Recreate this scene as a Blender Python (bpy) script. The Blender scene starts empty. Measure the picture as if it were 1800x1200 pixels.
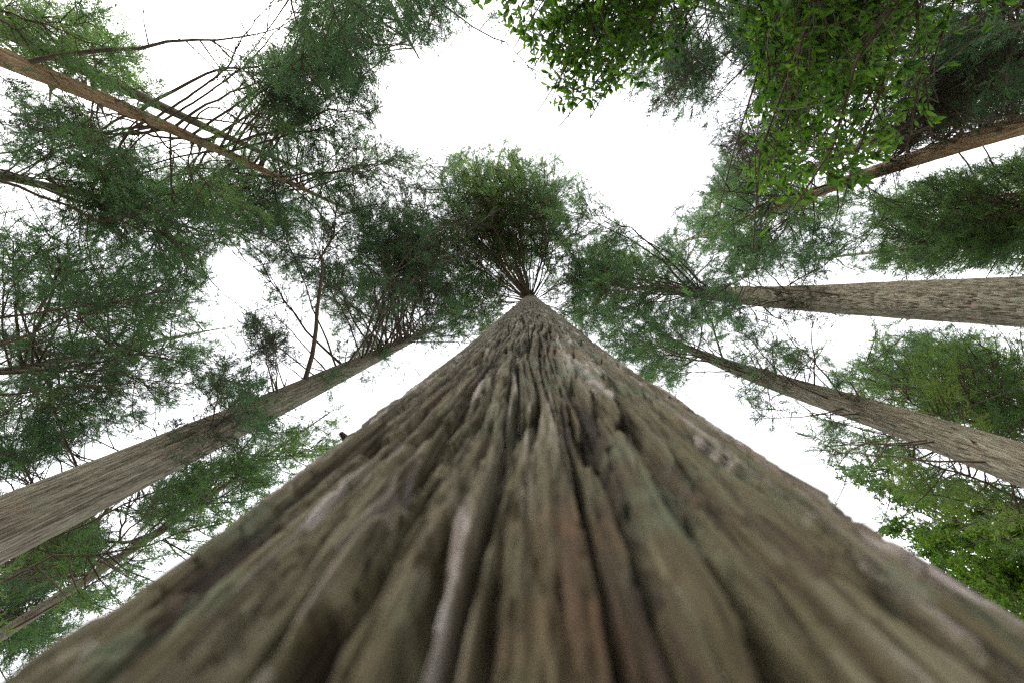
import bpy, math, random
import numpy as np
from mathutils import Matrix, Vector, Quaternion

# ------------------------------------------------------------------ camera, sky, sun, exposure
S = bpy.context.scene
COL = S.collection
CAM_H = 1.2                                     # camera height above the forest floor
cam_data = bpy.data.cameras.new('camera')
cam = bpy.data.objects.new('camera', cam_data); COL.objects.link(cam)
S.camera = cam
cam_data.sensor_width = 36.0
cam_data.lens = 15.0
cam_data.clip_start = 0.01
cam_data.clip_end = 2000.0
cam_data.dof.use_dof = True
cam_data.dof.focus_distance = 9.0
cam_data.dof.aperture_fstop = 3.2
F = 750.0                                       # focal length in pixels of the 1800 px wide photograph
VPX, VPY = 933.0, 503.0                         # where plumb lines meet in the photograph
zc = np.array([VPX - 900.0, -(VPY - 600.0), -F]); zc /= np.linalg.norm(zc)
e1 = np.array([1.0, 0, 0]) - zc * zc[0]; e1 /= np.linalg.norm(e1)
e2 = np.cross(zc, e1)
R = np.array([e1, e2, zc])                      # camera axes -> world
cam.matrix_world = Matrix(((R[0][0], R[0][1], R[0][2], 0), (R[1][0], R[1][1], R[1][2], 0),
                           (R[2][0], R[2][1], R[2][2], CAM_H), (0, 0, 0, 1)))
CAMP = np.array([0, 0, CAM_H])

world = bpy.data.worlds.new('World'); S.world = world
world.use_nodes = True
wn = world.node_tree; wn.nodes.clear()
SUN_EL, SUN_AZ = math.radians(42), math.radians(218)       # azimuth measured clockwise from +Y
w_out = wn.nodes.new('ShaderNodeOutputWorld')
w_bg = wn.nodes.new('ShaderNodeBackground')
sky = wn.nodes.new('ShaderNodeTexSky'); sky.sky_type = 'NISHITA'
sky.sun_disc = False; sky.sun_elevation = SUN_EL; sky.sun_rotation = SUN_AZ
sky.air_density = 1.0; sky.dust_density = 4.0; sky.ozone_density = 1.0
hs = wn.nodes.new('ShaderNodeHueSaturation'); hs.inputs['Saturation'].default_value = 0.30
mixw = wn.nodes.new('ShaderNodeMix'); mixw.data_type = 'RGBA'; mixw.inputs[0].default_value = 0.55
mixw.inputs[7].default_value = (9.0, 9.0, 9.3, 1)          # the even cloud sheet
wn.links.new(sky.outputs[0], hs.inputs['Color'])
wn.links.new(hs.outputs[0], mixw.inputs[6])
wn.links.new(mixw.outputs[2], w_bg.inputs['Color'])
w_bg.inputs['Strength'].default_value = 0.15
wn.links.new(w_bg.outputs[0], w_out.inputs['Surface'])

sun_data = bpy.data.lights.new('sun', 'SUN'); sun_data.energy = 1.2; sun_data.angle = math.radians(25)
sun_data.color = (1.0, 0.95, 0.88)
sun = bpy.data.objects.new('sun', sun_data); COL.objects.link(sun)
sd = Vector((math.sin(SUN_AZ) * math.cos(SUN_EL), math.cos(SUN_AZ) * math.cos(SUN_EL), math.sin(SUN_EL)))
sun.rotation_euler = sd.to_track_quat('Z', 'Y').to_euler()

S.view_settings.view_transform = 'Standard'
S.view_settings.look = 'None'
S.view_settings.gamma = 1.0
S.view_settings.use_curve_mapping = False
S.view_settings.exposure = 1.25
S.cycles.use_denoising = False                   # the fine twigs smear under the denoiser
S.cycles.pixel_filter_type = 'BLACKMAN_HARRIS'; S.cycles.filter_width = 1.4
S.cycles.max_bounces = 8
S.cycles.diffuse_bounces = 5
S.cycles.transmission_bounces = 6

rng = np.random.default_rng(7)
random.seed(7)

# ------------------------------------------------------------------ small maths
def ray(u, v):
    return R @ np.array([(u - 900.0) / F, -(v - 600.0) / F, -1.0])

def at_height(u, v, h):
    """the point seen at photograph pixel (u, v) at height h above the camera"""
    d = ray(u, v)
    return CAMP + d * (h / d[2])

def project(P):
    q = (np.asarray(P) - CAMP) @ R              # world -> camera
    w = np.maximum(-q[:, 2], 1e-3)
    return 900 + q[:, 0] / w * F, 600 - q[:, 1] / w * F

def inside(poly, u, v):
    poly = np.asarray(poly, float); res = np.zeros(len(u), bool)
    x0, y0 = poly[-1]
    for x1, y1 in poly:
        c = ((y1 > v) != (y0 > v))
        with np.errstate(divide='ignore', invalid='ignore'):
            xi = (x0 - x1) * (v - y1) / (y0 - y1) + x1
        res ^= c & (u < xi)
        x0, y0 = x1, y1
    return res

def hash2(ix, iy, seed):
    ix = ix.astype(np.int64); iy = iy.astype(np.int64)
    h = (ix * 374761393 + iy * 668265263 + seed * 1442695041) & 0xFFFFFFFF
    h = ((h ^ (h >> 13)) * 1274126177) & 0xFFFFFFFF
    h = ((h ^ (h >> 16)) * 2246822519) & 0xFFFFFFFF
    return ((h ^ (h >> 15)) & 0xFFFFFF) / float(0x1000000)

def vnoise(x, y, seed=0):
    ix, iy = np.floor(x), np.floor(y); fx, fy = x - ix, y - iy
    fx = fx * fx * (3 - 2 * fx); fy = fy * fy * (3 - 2 * fy)
    a = hash2(ix, iy, seed); b = hash2(ix + 1, iy, seed); c = hash2(ix, iy + 1, seed); d = hash2(ix + 1, iy + 1, seed)
    return (a + (b - a) * fx) * (1 - fy) + (c + (d - c) * fx) * fy

def fbm(x, y, seed=0, oct=3):
    s, a, t = 0, 1.0, 0
    for o in range(oct):
        s = s + a * (vnoise(x * 2 ** o, y * 2 ** o, seed + o * 17) - 0.5); t += a; a *= 0.5
    return s / t * 2

def worley(x, y, seed=0):
    ix, iy = np.floor(x), np.floor(y)
    f1 = np.full(x.shape, 9.0); f2 = np.full(x.shape, 9.0); idv = np.zeros(x.shape); oy = np.zeros(x.shape); ox = np.zeros(x.shape)
    for dx in (-1, 0, 1):
        for dy in (-1, 0, 1):
            cx, cy = ix + dx, iy + dy
            px = cx + hash2(cx, cy, seed); py = cy + hash2(cx, cy, seed + 5)
            d = np.hypot(px - x, py - y)
            near = d < f1
            f2 = np.where(near, f1, np.minimum(f2, d))
            idv = np.where(near, hash2(cx, cy, seed + 9), idv)
            oy = np.where(near, y - py, oy); ox = np.where(near, x - px, ox)
            f1 = np.where(near, d, f1)
    return f1, f2, idv, ox, oy

def sstep(a, b, x):
    t = np.clip((x - a) / (b - a), 0, 1); return t * t * (3 - 2 * t)

def unit(a):
    return a / np.maximum(np.linalg.norm(a, axis=-1, keepdims=True), 1e-9)

# ------------------------------------------------------------------ mesh helpers
def mesh_from(name, V, polys_list, mat=None, smooth=True, attrs=None):
    """polys_list: arrays of faces, each (n, k)"""
    me = bpy.data.meshes.new(name)
    V = np.asarray(V, np.float32)
    me.vertices.add(len(V)); me.vertices.foreach_set('co', V.ravel())
    loops = np.concatenate([p.ravel() for p in polys_list]).astype(np.int32)
    tot = np.concatenate([np.full(len(p), p.shape[1], np.int32) for p in polys_list])
    start = np.concatenate([[0], np.cumsum(tot)[:-1]]).astype(np.int32)
    me.loops.add(len(loops)); me.loops.foreach_set('vertex_index', loops)
    me.polygons.add(len(tot)); me.polygons.foreach_set('loop_start', start)
    me.polygons.foreach_set('loop_total', tot)
    me.polygons.foreach_set('use_smooth', np.full(len(tot), smooth, bool))
    for k, a in (attrs or {}).items():
        at = me.attributes.new(k, 'FLOAT', 'POINT'); at.data.foreach_set('value', np.asarray(a, np.float32))
    if mat: me.materials.append(mat)
    me.update(); me.validate()
    return me

def add_obj(name, me, parent=None, kind=None):
    o = bpy.data.objects.new(name, me); COL.objects.link(o)
    if parent: o.parent = parent
    if kind: o['kind'] = kind
    return o

def empty(name, loc, label, cat='tree', group=None):
    o = bpy.data.objects.new(name, None); COL.objects.link(o)
    o.location = loc; o['label'] = label; o['category'] = cat; o.empty_display_size = 0.3
    if group: o['group'] = group
    return o

class Tubes:
    def __init__(self): self.V, self.Q, self.n = [], [], 0
    def add(self, P, r, k=5):
        P = np.asarray(P, float); n = len(P); r = np.broadcast_to(np.asarray(r, float), (n,))
        T = unit(np.gradient(P, axis=0))
        ref = np.array([0.31, 0.17, 0.94]) if abs(T[0, 2]) < 0.8 else np.array([0.9, 0.3, 0.1])
        A = unit(np.cross(T, ref)); B = np.cross(T, A)
        th = np.arange(k) * 2 * math.pi / k
        ring = P[:, None] + r[:, None, None] * (A[:, None] * np.cos(th)[None, :, None] + B[:, None] * np.sin(th)[None, :, None])
        self.V.append(ring.reshape(-1, 3))
        i = np.arange(n - 1)[:, None] * k + np.arange(k)[None]; j = np.arange(n - 1)[:, None] * k + (np.arange(k)[None] + 1) % k
        self.Q.append(np.stack([i, j, j + k, i + k], -1).reshape(-1, 4) + self.n)
        self.n += n * k
    def mesh(self, name, mat, origin):
        return mesh_from(name, np.concatenate(self.V) - origin, [np.concatenate(self.Q)], mat)

def bez(p0, p1, p2, n):
    t = np.linspace(0, 1, n)[:, None]
    return (1 - t) ** 2 * p0 + 2 * t * (1 - t) * p1 + t ** 2 * p2

# ------------------------------------------------------------------ materials
def new_mat(name):
    m = bpy.data.materials.new(name); m.use_nodes = True
    nt = m.node_tree; nt.nodes.clear()
    return m, nt

def N(nt, t, **kw):
    n = nt.nodes.new(t)
    for k, v in kw.items(): setattr(n, k, v)
    return n

def ramp(nt, fac, stops):
    r = nt.nodes.new('ShaderNodeValToRGB'); e = r.color_ramp.elements
    while len(e) < len(stops): e.new(0.5)
    for el, (p, c) in zip(e, stops): el.position = p; el.color = (*c, 1)
    nt.links.new(fac, r.inputs['Fac']); return r.outputs['Color']

def mixc(nt, fac, a, b):
    m = nt.nodes.new('ShaderNodeMix'); m.data_type = 'RGBA'
    for s, v in ((0, fac), (6, a), (7, b)):
        if isinstance(v, (int, float)): m.inputs[s].default_value = v
        elif isinstance(v, tuple): m.inputs[s].default_value = (*v, 1)
        else: nt.links.new(v, m.inputs[s])
    return m.outputs[2]

def noise(nt, vec, scale, detail=4, rough=0.55):
    n = nt.nodes.new('ShaderNodeTexNoise'); n.inputs['Scale'].default_value = scale
    n.inputs['Detail'].default_value = detail; n.inputs['Roughness'].default_value = rough
    nt.links.new(vec, n.inputs['Vector']); return n.outputs['Fac']

def stretched(nt, sz):
    tc = nt.nodes.new('ShaderNodeTexCoord'); mp = nt.nodes.new('ShaderNodeMapping')
    mp.inputs['Scale'].default_value = (1, 1, sz)
    nt.links.new(tc.outputs['Object'], mp.inputs['Vector']); return mp.outputs['Vector'], tc.outputs['Object']

def bark_mat(name, cols, inner, lichen, fibre=90.0, sz=0.045, bump=0.5, bdist=0.01, lich_lo=0.56, lich_hi=0.72, lich_scale=5.0, rust=(0.23, 0.125, 0.06)):
    m, nt = new_mat(name)
    vs, vo = stretched(nt, sz)
    att = N(nt, 'ShaderNodeAttribute', attribute_name='plate')
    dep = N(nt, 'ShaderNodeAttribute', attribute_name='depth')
    n1 = noise(nt, vs, fibre, 4)
    n0 = noise(nt, vs, fibre * 0.22, 3)
    # plate colour: each plate has its own tone, fibres run along it
    add = N(nt, 'ShaderNodeMath', operation='MULTIPLY_ADD')
    nt.links.new(n0, add.inputs[0]); add.inputs[1].default_value = 1.15
    sub = N(nt, 'ShaderNodeMath', operation='MULTIPLY_ADD')
    nt.links.new(att.outputs['Fac'], sub.inputs[0]); sub.inputs[1].default_value = 1.25; sub.inputs[2].default_value = -0.72
    nt.links.new(sub.outputs[0], add.inputs[2])
    c = ramp(nt, add.outputs[0], [(i / (len(cols) - 1), k) for i, k in enumerate(cols)])
    fib = ramp(nt, n1, [(0.32, (0.55, 0.50, 0.46)), (0.62, (1.15, 1.13, 1.1))])
    mul = N(nt, 'ShaderNodeMix', data_type='RGBA', blend_type='MULTIPLY'); mul.inputs[0].default_value = 1.0
    nt.links.new(c, mul.inputs[6]); nt.links.new(fib, mul.inputs[7])
    c = mul.outputs[2]
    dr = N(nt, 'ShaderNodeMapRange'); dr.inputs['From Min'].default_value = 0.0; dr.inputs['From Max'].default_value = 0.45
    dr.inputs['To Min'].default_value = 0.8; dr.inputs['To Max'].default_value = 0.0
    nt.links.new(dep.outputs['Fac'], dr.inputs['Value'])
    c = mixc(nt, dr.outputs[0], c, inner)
    ln = noise(nt, vo, lich_scale, 6, 0.68)
    lr = ramp(nt, ln, [(lich_lo, (0, 0, 0)), (lich_hi, (0.75, 0.75, 0.75))])
    c = mixc(nt, lr, c, lichen)
    rn = noise(nt, vo, 3.1, 5, 0.7)
    rr = ramp(nt, rn, [(0.58, (0, 0, 0)), (0.72, (0.55, 0.55, 0.55))])
    c = mixc(nt, rr, c, rust)
    b = N(nt, 'ShaderNodeBsdfPrincipled'); b.inputs['Roughness'].default_value = 0.9
    b.inputs['Specular IOR Level'].default_value = 0.25
    nt.links.new(c, b.inputs['Base Color'])
    bp = N(nt, 'ShaderNodeBump'); bp.inputs['Strength'].default_value = bump; bp.inputs['Distance'].default_value = bdist
    nt.links.new(n1, bp.inputs['Height']); nt.links.new(bp.outputs[0], b.inputs['Normal'])
    o = N(nt, 'ShaderNodeOutputMaterial'); nt.links.new(b.outputs[0], o.inputs['Surface'])
    return m

def twig_mat(name, a, b_):
    m, nt = new_mat(name)
    tc = N(nt, 'ShaderNodeTexCoord')
    n = noise(nt, tc.outputs['Object'], 9.0, 5)
    c = ramp(nt, n, [(0.3, a), (0.7, b_)])
    b = N(nt, 'ShaderNodeBsdfPrincipled'); b.inputs['Roughness'].default_value = 0.9
    nt.links.new(c, b.inputs['Base Color'])
    o = N(nt, 'ShaderNodeOutputMaterial'); nt.links.new(b.outputs[0], o.inputs['Surface'])
    return m

def leaf_mat(name, stops, trans=0.45, gloss=0.25, tmul=(1.25, 1.35, 0.55)):
    """leaf colour from the tint attribute (dead .. dark .. fresh growth), part of the light goes through"""
    m, nt = new_mat(name)
    at = N(nt, 'ShaderNodeAttribute', attribute_name='tint')
    ai = N(nt, 'ShaderNodeAttribute', attribute_name='twig_tint', attribute_type='INSTANCER')
    sm = N(nt, 'ShaderNodeMath', operation='ADD')
    nt.links.new(at.outputs['Fac'], sm.inputs[0]); nt.links.new(ai.outputs['Fac'], sm.inputs[1])
    c = ramp(nt, sm.outputs[0], stops)
    d = N(nt, 'ShaderNodeBsdfPrincipled'); d.inputs['Roughness'].default_value = 0.55
    d.inputs['Specular IOR Level'].default_value = gloss
    nt.links.new(c, d.inputs['Base Color'])
    t = N(nt, 'ShaderNodeBsdfTranslucent')
    mul = N(nt, 'ShaderNodeMix', data_type='RGBA', blend_type='MULTIPLY'); mul.inputs[0].default_value = 1.0
    nt.links.new(c, mul.inputs[6]); mul.inputs[7].default_value = (*tmul, 1)
    nt.links.new(mul.outputs[2], t.inputs['Color'])
    mx = N(nt, 'ShaderNodeMixShader'); mx.inputs[0].default_value = trans
    nt.links.new(d.outputs[0], mx.inputs[1]); nt.links.new(t.outputs[0], mx.inputs[2])
    o = N(nt, 'ShaderNodeOutputMaterial'); nt.links.new(mx.outputs[0], o.inputs['Surface'])
    return m

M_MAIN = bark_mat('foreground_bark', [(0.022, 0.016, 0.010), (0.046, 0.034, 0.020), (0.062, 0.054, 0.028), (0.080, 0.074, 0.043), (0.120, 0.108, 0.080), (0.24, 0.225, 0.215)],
                  (0.026, 0.015, 0.009), (0.068, 0.090, 0.054), fibre=150, sz=0.05, bump=0.8, bdist=0.008, lich_scale=7.0, lich_lo=0.53, lich_hi=0.66, rust=(0.135, 0.066, 0.035))  # furrow floors: reddish inner bark, colour darkened further to deepen the cracks' shade
M_GREY = bark_mat('grey_bark', [(0.10, 0.088, 0.063), (0.18, 0.168, 0.125), (0.24, 0.228, 0.175), (0.32, 0.305, 0.245)],
                  (0.10, 0.065, 0.042), (0.17, 0.215, 0.145), fibre=75, sz=0.022, bump=1.0, bdist=0.03)
M_RED = bark_mat('red_bark', [(0.21, 0.14, 0.085), (0.35, 0.245, 0.15), (0.43, 0.32, 0.20), (0.50, 0.40, 0.27)],
                 (0.19, 0.10, 0.06), (0.24, 0.25, 0.16), fibre=75, sz=0.022, bump=1.0, bdist=0.03)
M_TWIG = twig_mat('branch_bark', (0.055, 0.043, 0.032), (0.13, 0.10, 0.075))
M_TWIG_PALE = twig_mat('dead_branch_bark', (0.12, 0.095, 0.07), (0.22, 0.18, 0.14))
CEDAR = [(0.0, (0.03, 0.023, 0.025)), (0.16, (0.05, 0.04, 0.036)), (0.24, (0.046, 0.088, 0.066)), (0.5, (0.070, 0.132, 0.072)), (0.75, (0.105, 0.175, 0.060)), (1.0, (0.16, 0.21, 0.06))]
M_CEDAR = leaf_mat('cedar_needles', CEDAR, 0.6, 0.25, (1.6, 1.65, 1.05))
M_BROAD = leaf_mat('broad_leaf', [(0.0, (0.034, 0.078, 0.030)), (0.5, (0.062, 0.128, 0.034)), (1.0, (0.115, 0.18, 0.04))], 0.62, 0.3, (1.6, 1.75, 0.6))

# ------------------------------------------------------------------ ground
def forest_floor():
    n = 90
    g = np.sinh(np.linspace(-5, 5, n)) / math.sinh(5) * 400
    X, Y = np.meshgrid(g, g, indexing='ij')
    Z = 0.12 * fbm(X / 3, Y / 3, 3) + 0.5 * fbm(X / 25, Y / 25, 8) * np.clip(np.hypot(X, Y) / 20, 0, 1) - 0.08
    V = np.stack([X, Y, Z], -1).reshape(-1, 3)
    i = (np.arange(n - 1)[:, None] * n + np.arange(n - 1)[None]).ravel()
    Q = np.stack([i, i + n, i + n + 1, i + 1], -1)
    m, nt = new_mat('forest_litter')
    tc = N(nt, 'ShaderNodeTexCoord')
    n1 = noise(nt, tc.outputs['Object'], 0.8, 8, 0.7)
    n2 = noise(nt, tc.outputs['Object'], 14.0, 6, 0.7)
    c = mixc(nt, n2, (0.10, 0.07, 0.045), (0.22, 0.16, 0.10))
    c = mixc(nt, ramp(nt, n1, [(0.48, (0, 0, 0)), (0.6, (1, 1, 1))]), c, (0.07, 0.11, 0.035))
    b = N(nt, 'ShaderNodeBsdfPrincipled'); b.inputs['Roughness'].default_value = 0.95
    nt.links.new(c, b.inputs['Base Color'])
    bp = N(nt, 'ShaderNodeBump'); bp.inputs['Distance'].default_value = 0.05; nt.links.new(n2, bp.inputs['Height']); nt.links.new(bp.outputs[0], b.inputs['Normal'])
    o = N(nt, 'ShaderNodeOutputMaterial'); nt.links.new(b.outputs[0], o.inputs['Surface'])
    add_obj('forest_floor', mesh_from('forest_floor', V, [Q], m), kind='structure')
forest_floor()

# ------------------------------------------------------------------ trunks
def gnoise(x, y, seed=0):
    """gradient noise, about -1 .. 1"""
    ix, iy = np.floor(x), np.floor(y); fx, fy = x - ix, y - iy
    ux = fx ** 3 * (fx * (fx * 6 - 15) + 10); uy = fy ** 3 * (fy * (fy * 6 - 15) + 10)
    def g(dx, dy):
        th = hash2(ix + dx, iy + dy, seed) * 6.28318
        return np.cos(th) * (fx - dx) + np.sin(th) * (fy - dy)
    a = g(0, 0); b = g(1, 0); c = g(0, 1); d = g(1, 1)
    return 1.5 * ((a + (b - a) * ux) * (1 - uy) + (c + (d - c) * ux) * uy)

def bark_relief(u, v, su, sv, amp, seed):
    """long interlaced fibrous ridges with open furrows; u along the girth, v up the trunk, both in metres"""
    U = u + 0.7 * su * fbm(u / (5 * su), v / (1.2 * sv), seed, 3) + 0.30 * su * fbm(u / (1.3 * su), v / (0.35 * sv), seed + 3, 3)
    Vv = v + 0.35 * sv * fbm(u / (1.2 * su), v / sv, seed + 7, 3)
    jag = 0.05 * fbm(U / (0.10 * su), v / (0.06 * sv), seed + 25, 2)
    n1 = gnoise(U / su, v / (0.9 * sv), seed + 11) + 0.35 * gnoise(U / (0.5 * su), v / (0.4 * sv), seed + 12)
    n2 = gnoise(U / (0.52 * su) + 9.1, v / (0.45 * sv), seed + 13) + 0.3 * gnoise(U / (0.25 * su), v / (0.2 * sv), seed + 14)
    c1 = sstep(0.0, 0.12, np.abs(n1) + jag)
    c2 = sstep(0.0, 0.12, np.abs(n2) + jag)
    f1, f2, a, ox, oy = worley(U / (0.8 * su), Vv / (0.6 * sv), seed)
    g1, g2, b, px, py = worley(U / (su * 0.34) + 31.7, Vv / (sv * 0.30), seed + 40)
    eb = g2 - g1 + jag
    pit = (b < 0.14) * sstep(0.02, 0.2, eb)                        # flakes that have come away
    h = 1.0 * c1 + 0.36 * c2 * (0.3 + 0.7 * c1) + 0.36 * (a - 0.5) - 0.22 * np.clip(oy, -0.8, 0.8) + 0.18 * (b - 0.5) * sstep(0, 0.1, eb) - 0.8 * pit + 0.07 * np.abs(n1)
    h += -0.12 * np.clip(py, -0.8, 0.8) + 0.10 * px                # flakes lift at their lower ends
    k1, k2, kd, kx, ky = worley(U / (su * 0.17) + 3.3, Vv / (sv * 0.10), seed + 80)
    ek = k2 - k1 + jag
    h += sstep(0, 0.12, ek) * (0.07 + 0.11 * (kd - 0.5) - 0.08 * np.clip(ky, -0.8, 0.8)) - 0.22 * (kd < 0.09) * sstep(0.02, 0.15, ek)
    h += 0.13 * gnoise(U / (su * 0.16), v / (sv * 0.5), seed + 60) + 0.12 * gnoise(U / (su * 0.075), v / (sv * 0.22), seed + 66)
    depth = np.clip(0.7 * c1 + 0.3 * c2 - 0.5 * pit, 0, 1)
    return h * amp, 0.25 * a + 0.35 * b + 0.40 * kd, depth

def trunk_mesh(name, cx, cy, radius_fn, A, Z, r_ref, su, sv, amp, seed, mat, lean=None, thin=None):
    """grid trunk; A angles (open list round the girth), Z heights"""
    AA, ZZ = np.meshgrid(A, Z, indexing='xy')
    r = radius_fn(ZZ)
    h, plate, depth = bark_relief(AA * r_ref, ZZ, su, sv, amp, seed)
    flute = 0.035 * r_ref * fbm(AA * 1.1 + 5, ZZ / 3.0, seed + 90, 2)
    fade = np.clip(r / r_ref, 0.1, 1) ** 0.5
    if thin: h = h * thin(ZZ)
    rr = np.maximum(r + (h + flute) * fade, 0.01)
    lx, ly = (lean(ZZ) if lean else (0, 0))
    V = np.stack([rr * np.sin(AA) + lx, -rr * np.cos(AA) + ly, ZZ], -1).reshape(-1, 3)
    n, m = len(Z), len(A)
    i = np.arange(n - 1)[:, None] * m + np.arange(m)[None]; j = np.arange(n - 1)[:, None] * m + (np.arange(m)[None] + 1) % m
    Q = np.stack([i, j, j + m, i + m], -1).reshape(-1, 4)
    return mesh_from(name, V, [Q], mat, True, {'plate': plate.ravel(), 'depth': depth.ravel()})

# ------------------------------------------------------------------ foliage
SKY = [  # openings in the canopy (photograph pixels) where twigs are broken off or missing, and how empty they are
    ([(655,130),(700,115),(770,100),(832,50),(850,22),(870,60),(900,95),(940,130),(945,180),(960,210),(1010,220),(1050,190),(1100,170),(1140,235),(1215,230),(1250,265),(1258,305),(1205,350),(1170,368),(1168,410),(1115,425),(1085,380),(1050,312),(1025,300),(1000,258),(960,265),(925,268),(885,245),(850,250),(815,265),(790,272),(780,300),(755,290),(742,268),(700,248),(662,235),(668,205),(692,180),(672,145)], 1.0),
    ([(190,-10),(240,30),(265,95),(300,118),(345,100),(420,90),(500,60),(530,10),(480,-10)], 0.93),
    ([(360,455),(400,440),(450,470),(472,520),(420,545),(398,590),(385,530)], 0.95),
    ([(455,540),(560,510),(595,600),(540,650),(490,600)], 0.45),
    ([(600,770),(640,700),(700,640),(780,620),(835,580),(840,605),(700,715)], 0.6),
    ([(1190,685),(1240,650),(1290,690),(1340,760),(1420,800),(1480,840),(1560,880),(1640,905),(1530,912),(1500,900),(1400,840),(1250,740)], 0.93),
    ([(1320,545),(1520,565),(1530,605),(1490,640),(1430,620),(1330,585)], 0.85),
    ([(1430,720),(1452,770),(1440,835),(1360,790),(1340,720)], 0.85),
    ([(20,830),(150,785),(195,765),(190,790),(0,860)], 0.8),
    ([(170,920),(205,885),(265,865),(240,930),(200,960)], 0.8),
    ([(1270,90),(1310,110),(1320,180),(1290,215),(1255,200)], 0.8),
    # the lower stems carry hardly any twigs
    ([(0,858),(395,710),(395,785),(0,992)], 0.93), ([(470,690),(590,640),(600,690),(480,760)], 0.9),
    ([(1800,480),(1460,488),(1300,498),(1300,532),(1500,557),(1800,580)], 0.92),
    ([(1800,785),(1500,690),(1380,648),(1300,638),(1300,658),(1400,712),(1600,802),(1800,874)], 0.9),
    ([(1800,198),(1640,254),(1530,292),(1530,332),(1800,270)], 0.97),
    ([(0,82),(130,142),(260,202),(350,258),(340,290),(250,243),(130,184),(0,130)], 0.93),
    ([(0,1086),(290,908),(300,932),(0,1120)], 0.88),
]

def sky_keep(P, jitter=9.0):
    u, v = project(P)
    u = u + rng.normal(0, jitter, len(u)); v = v + rng.normal(0, jitter, len(v))
    k = np.ones(len(u), bool)
    for poly, pr in SKY:
        k &= ~(inside(poly, u, v) & (rng.random(len(u)) < pr))
    return k

PROTO_L = 0.35                                   # length of a model twig
def twig_shapes(sp):
    """six model twigs along +Z, each a stem with cords of needles (or leaflets) round it"""
    out = []
    k = sp.get('cords', 32); spread = sp.get('spread', 0.62)
    for v in range(6):
        f = rng.random(k) ** 0.75
        bendx, bendy = rng.normal(0, 0.06, 2)
        p = np.stack([bendx * f ** 2 * PROTO_L * 3, bendy * f ** 2 * PROTO_L * 3, f * PROTO_L], -1)
        d = unit(np.array([bendx * 2, bendy * 2, 0.85]) + rng.normal(size=(k, 3)) * spread)
        l = rng.uniform(*sp.get('clen', (0.07, 0.17)), k) * (1 - 0.3 * f); w = rng.uniform(*sp.get('cwid', (0.0042, 0.0075)), k)
        s_ = unit(np.cross(d, rng.normal(size=(k, 3)))); up = np.cross(s_, d)
        mid = p + d * (l * 0.45)[:, None] + up * (l * rng.uniform(-0.14, 0.14, k))[:, None]
        V = np.stack([p, mid + s_ * w[:, None], p + d * l[:, None], mid - s_ * w[:, None]], 1).reshape(-1, 3)
        t = np.repeat(rng.normal(0, 0.07, k) + 0.05 * (f - 0.5), 4)
        out.append((V, np.arange(4 * k).reshape(k, 4), t))
    return out

_crown_nodes = None
def crown_nodes():
    """scatters the model twigs of a crown's own mesh on that mesh's loose points"""
    global _crown_nodes
    if _crown_nodes: return _crown_nodes
    g = bpy.data.node_groups.new('crown_twigs', 'GeometryNodeTree'); _crown_nodes = g
    g.interface.new_socket('Geometry', in_out='INPUT', socket_type='NodeSocketGeometry')
    g.interface.new_socket('Geometry', in_out='OUTPUT', socket_type='NodeSocketGeometry')
    gi = g.nodes.new('NodeGroupInput'); go = g.nodes.new('NodeGroupOutput')
    def named(n, t):
        a = g.nodes.new('GeometryNodeInputNamedAttribute'); a.data_type = t; a.inputs['Name'].default_value = n; return a.outputs['Attribute']
    def pick(i):
        c = g.nodes.new('FunctionNodeCompare'); c.data_type = 'INT'; c.operation = 'EQUAL'
        g.links.new(named('model', 'INT'), c.inputs[2]); c.inputs[3].default_value = i
        sp_ = g.nodes.new('GeometryNodeSeparateGeometry'); sp_.domain = 'POINT'
        g.links.new(gi.outputs[0], sp_.inputs['Geometry']); g.links.new(c.outputs[0], sp_.inputs['Selection'])
        return sp_.outputs['Selection']
    gt = g.nodes.new('GeometryNodeGeometryToInstance')
    for i in reversed(range(6)): g.links.new(pick(i), gt.inputs[0])
    ip = g.nodes.new('GeometryNodeInstanceOnPoints')
    g.links.new(pick(-1), ip.inputs['Points']); g.links.new(gt.outputs[0], ip.inputs['Instance'])
    ip.inputs['Pick Instance'].default_value = True
    g.links.new(named('variant', 'INT'), ip.inputs['Instance Index'])
    g.links.new(named('turn', 'QUATERNION'), ip.inputs['Rotation'])
    g.links.new(named('size', 'FLOAT'), ip.inputs['Scale'])
    g.links.new(ip.outputs[0], go.inputs[0])
    return g

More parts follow.
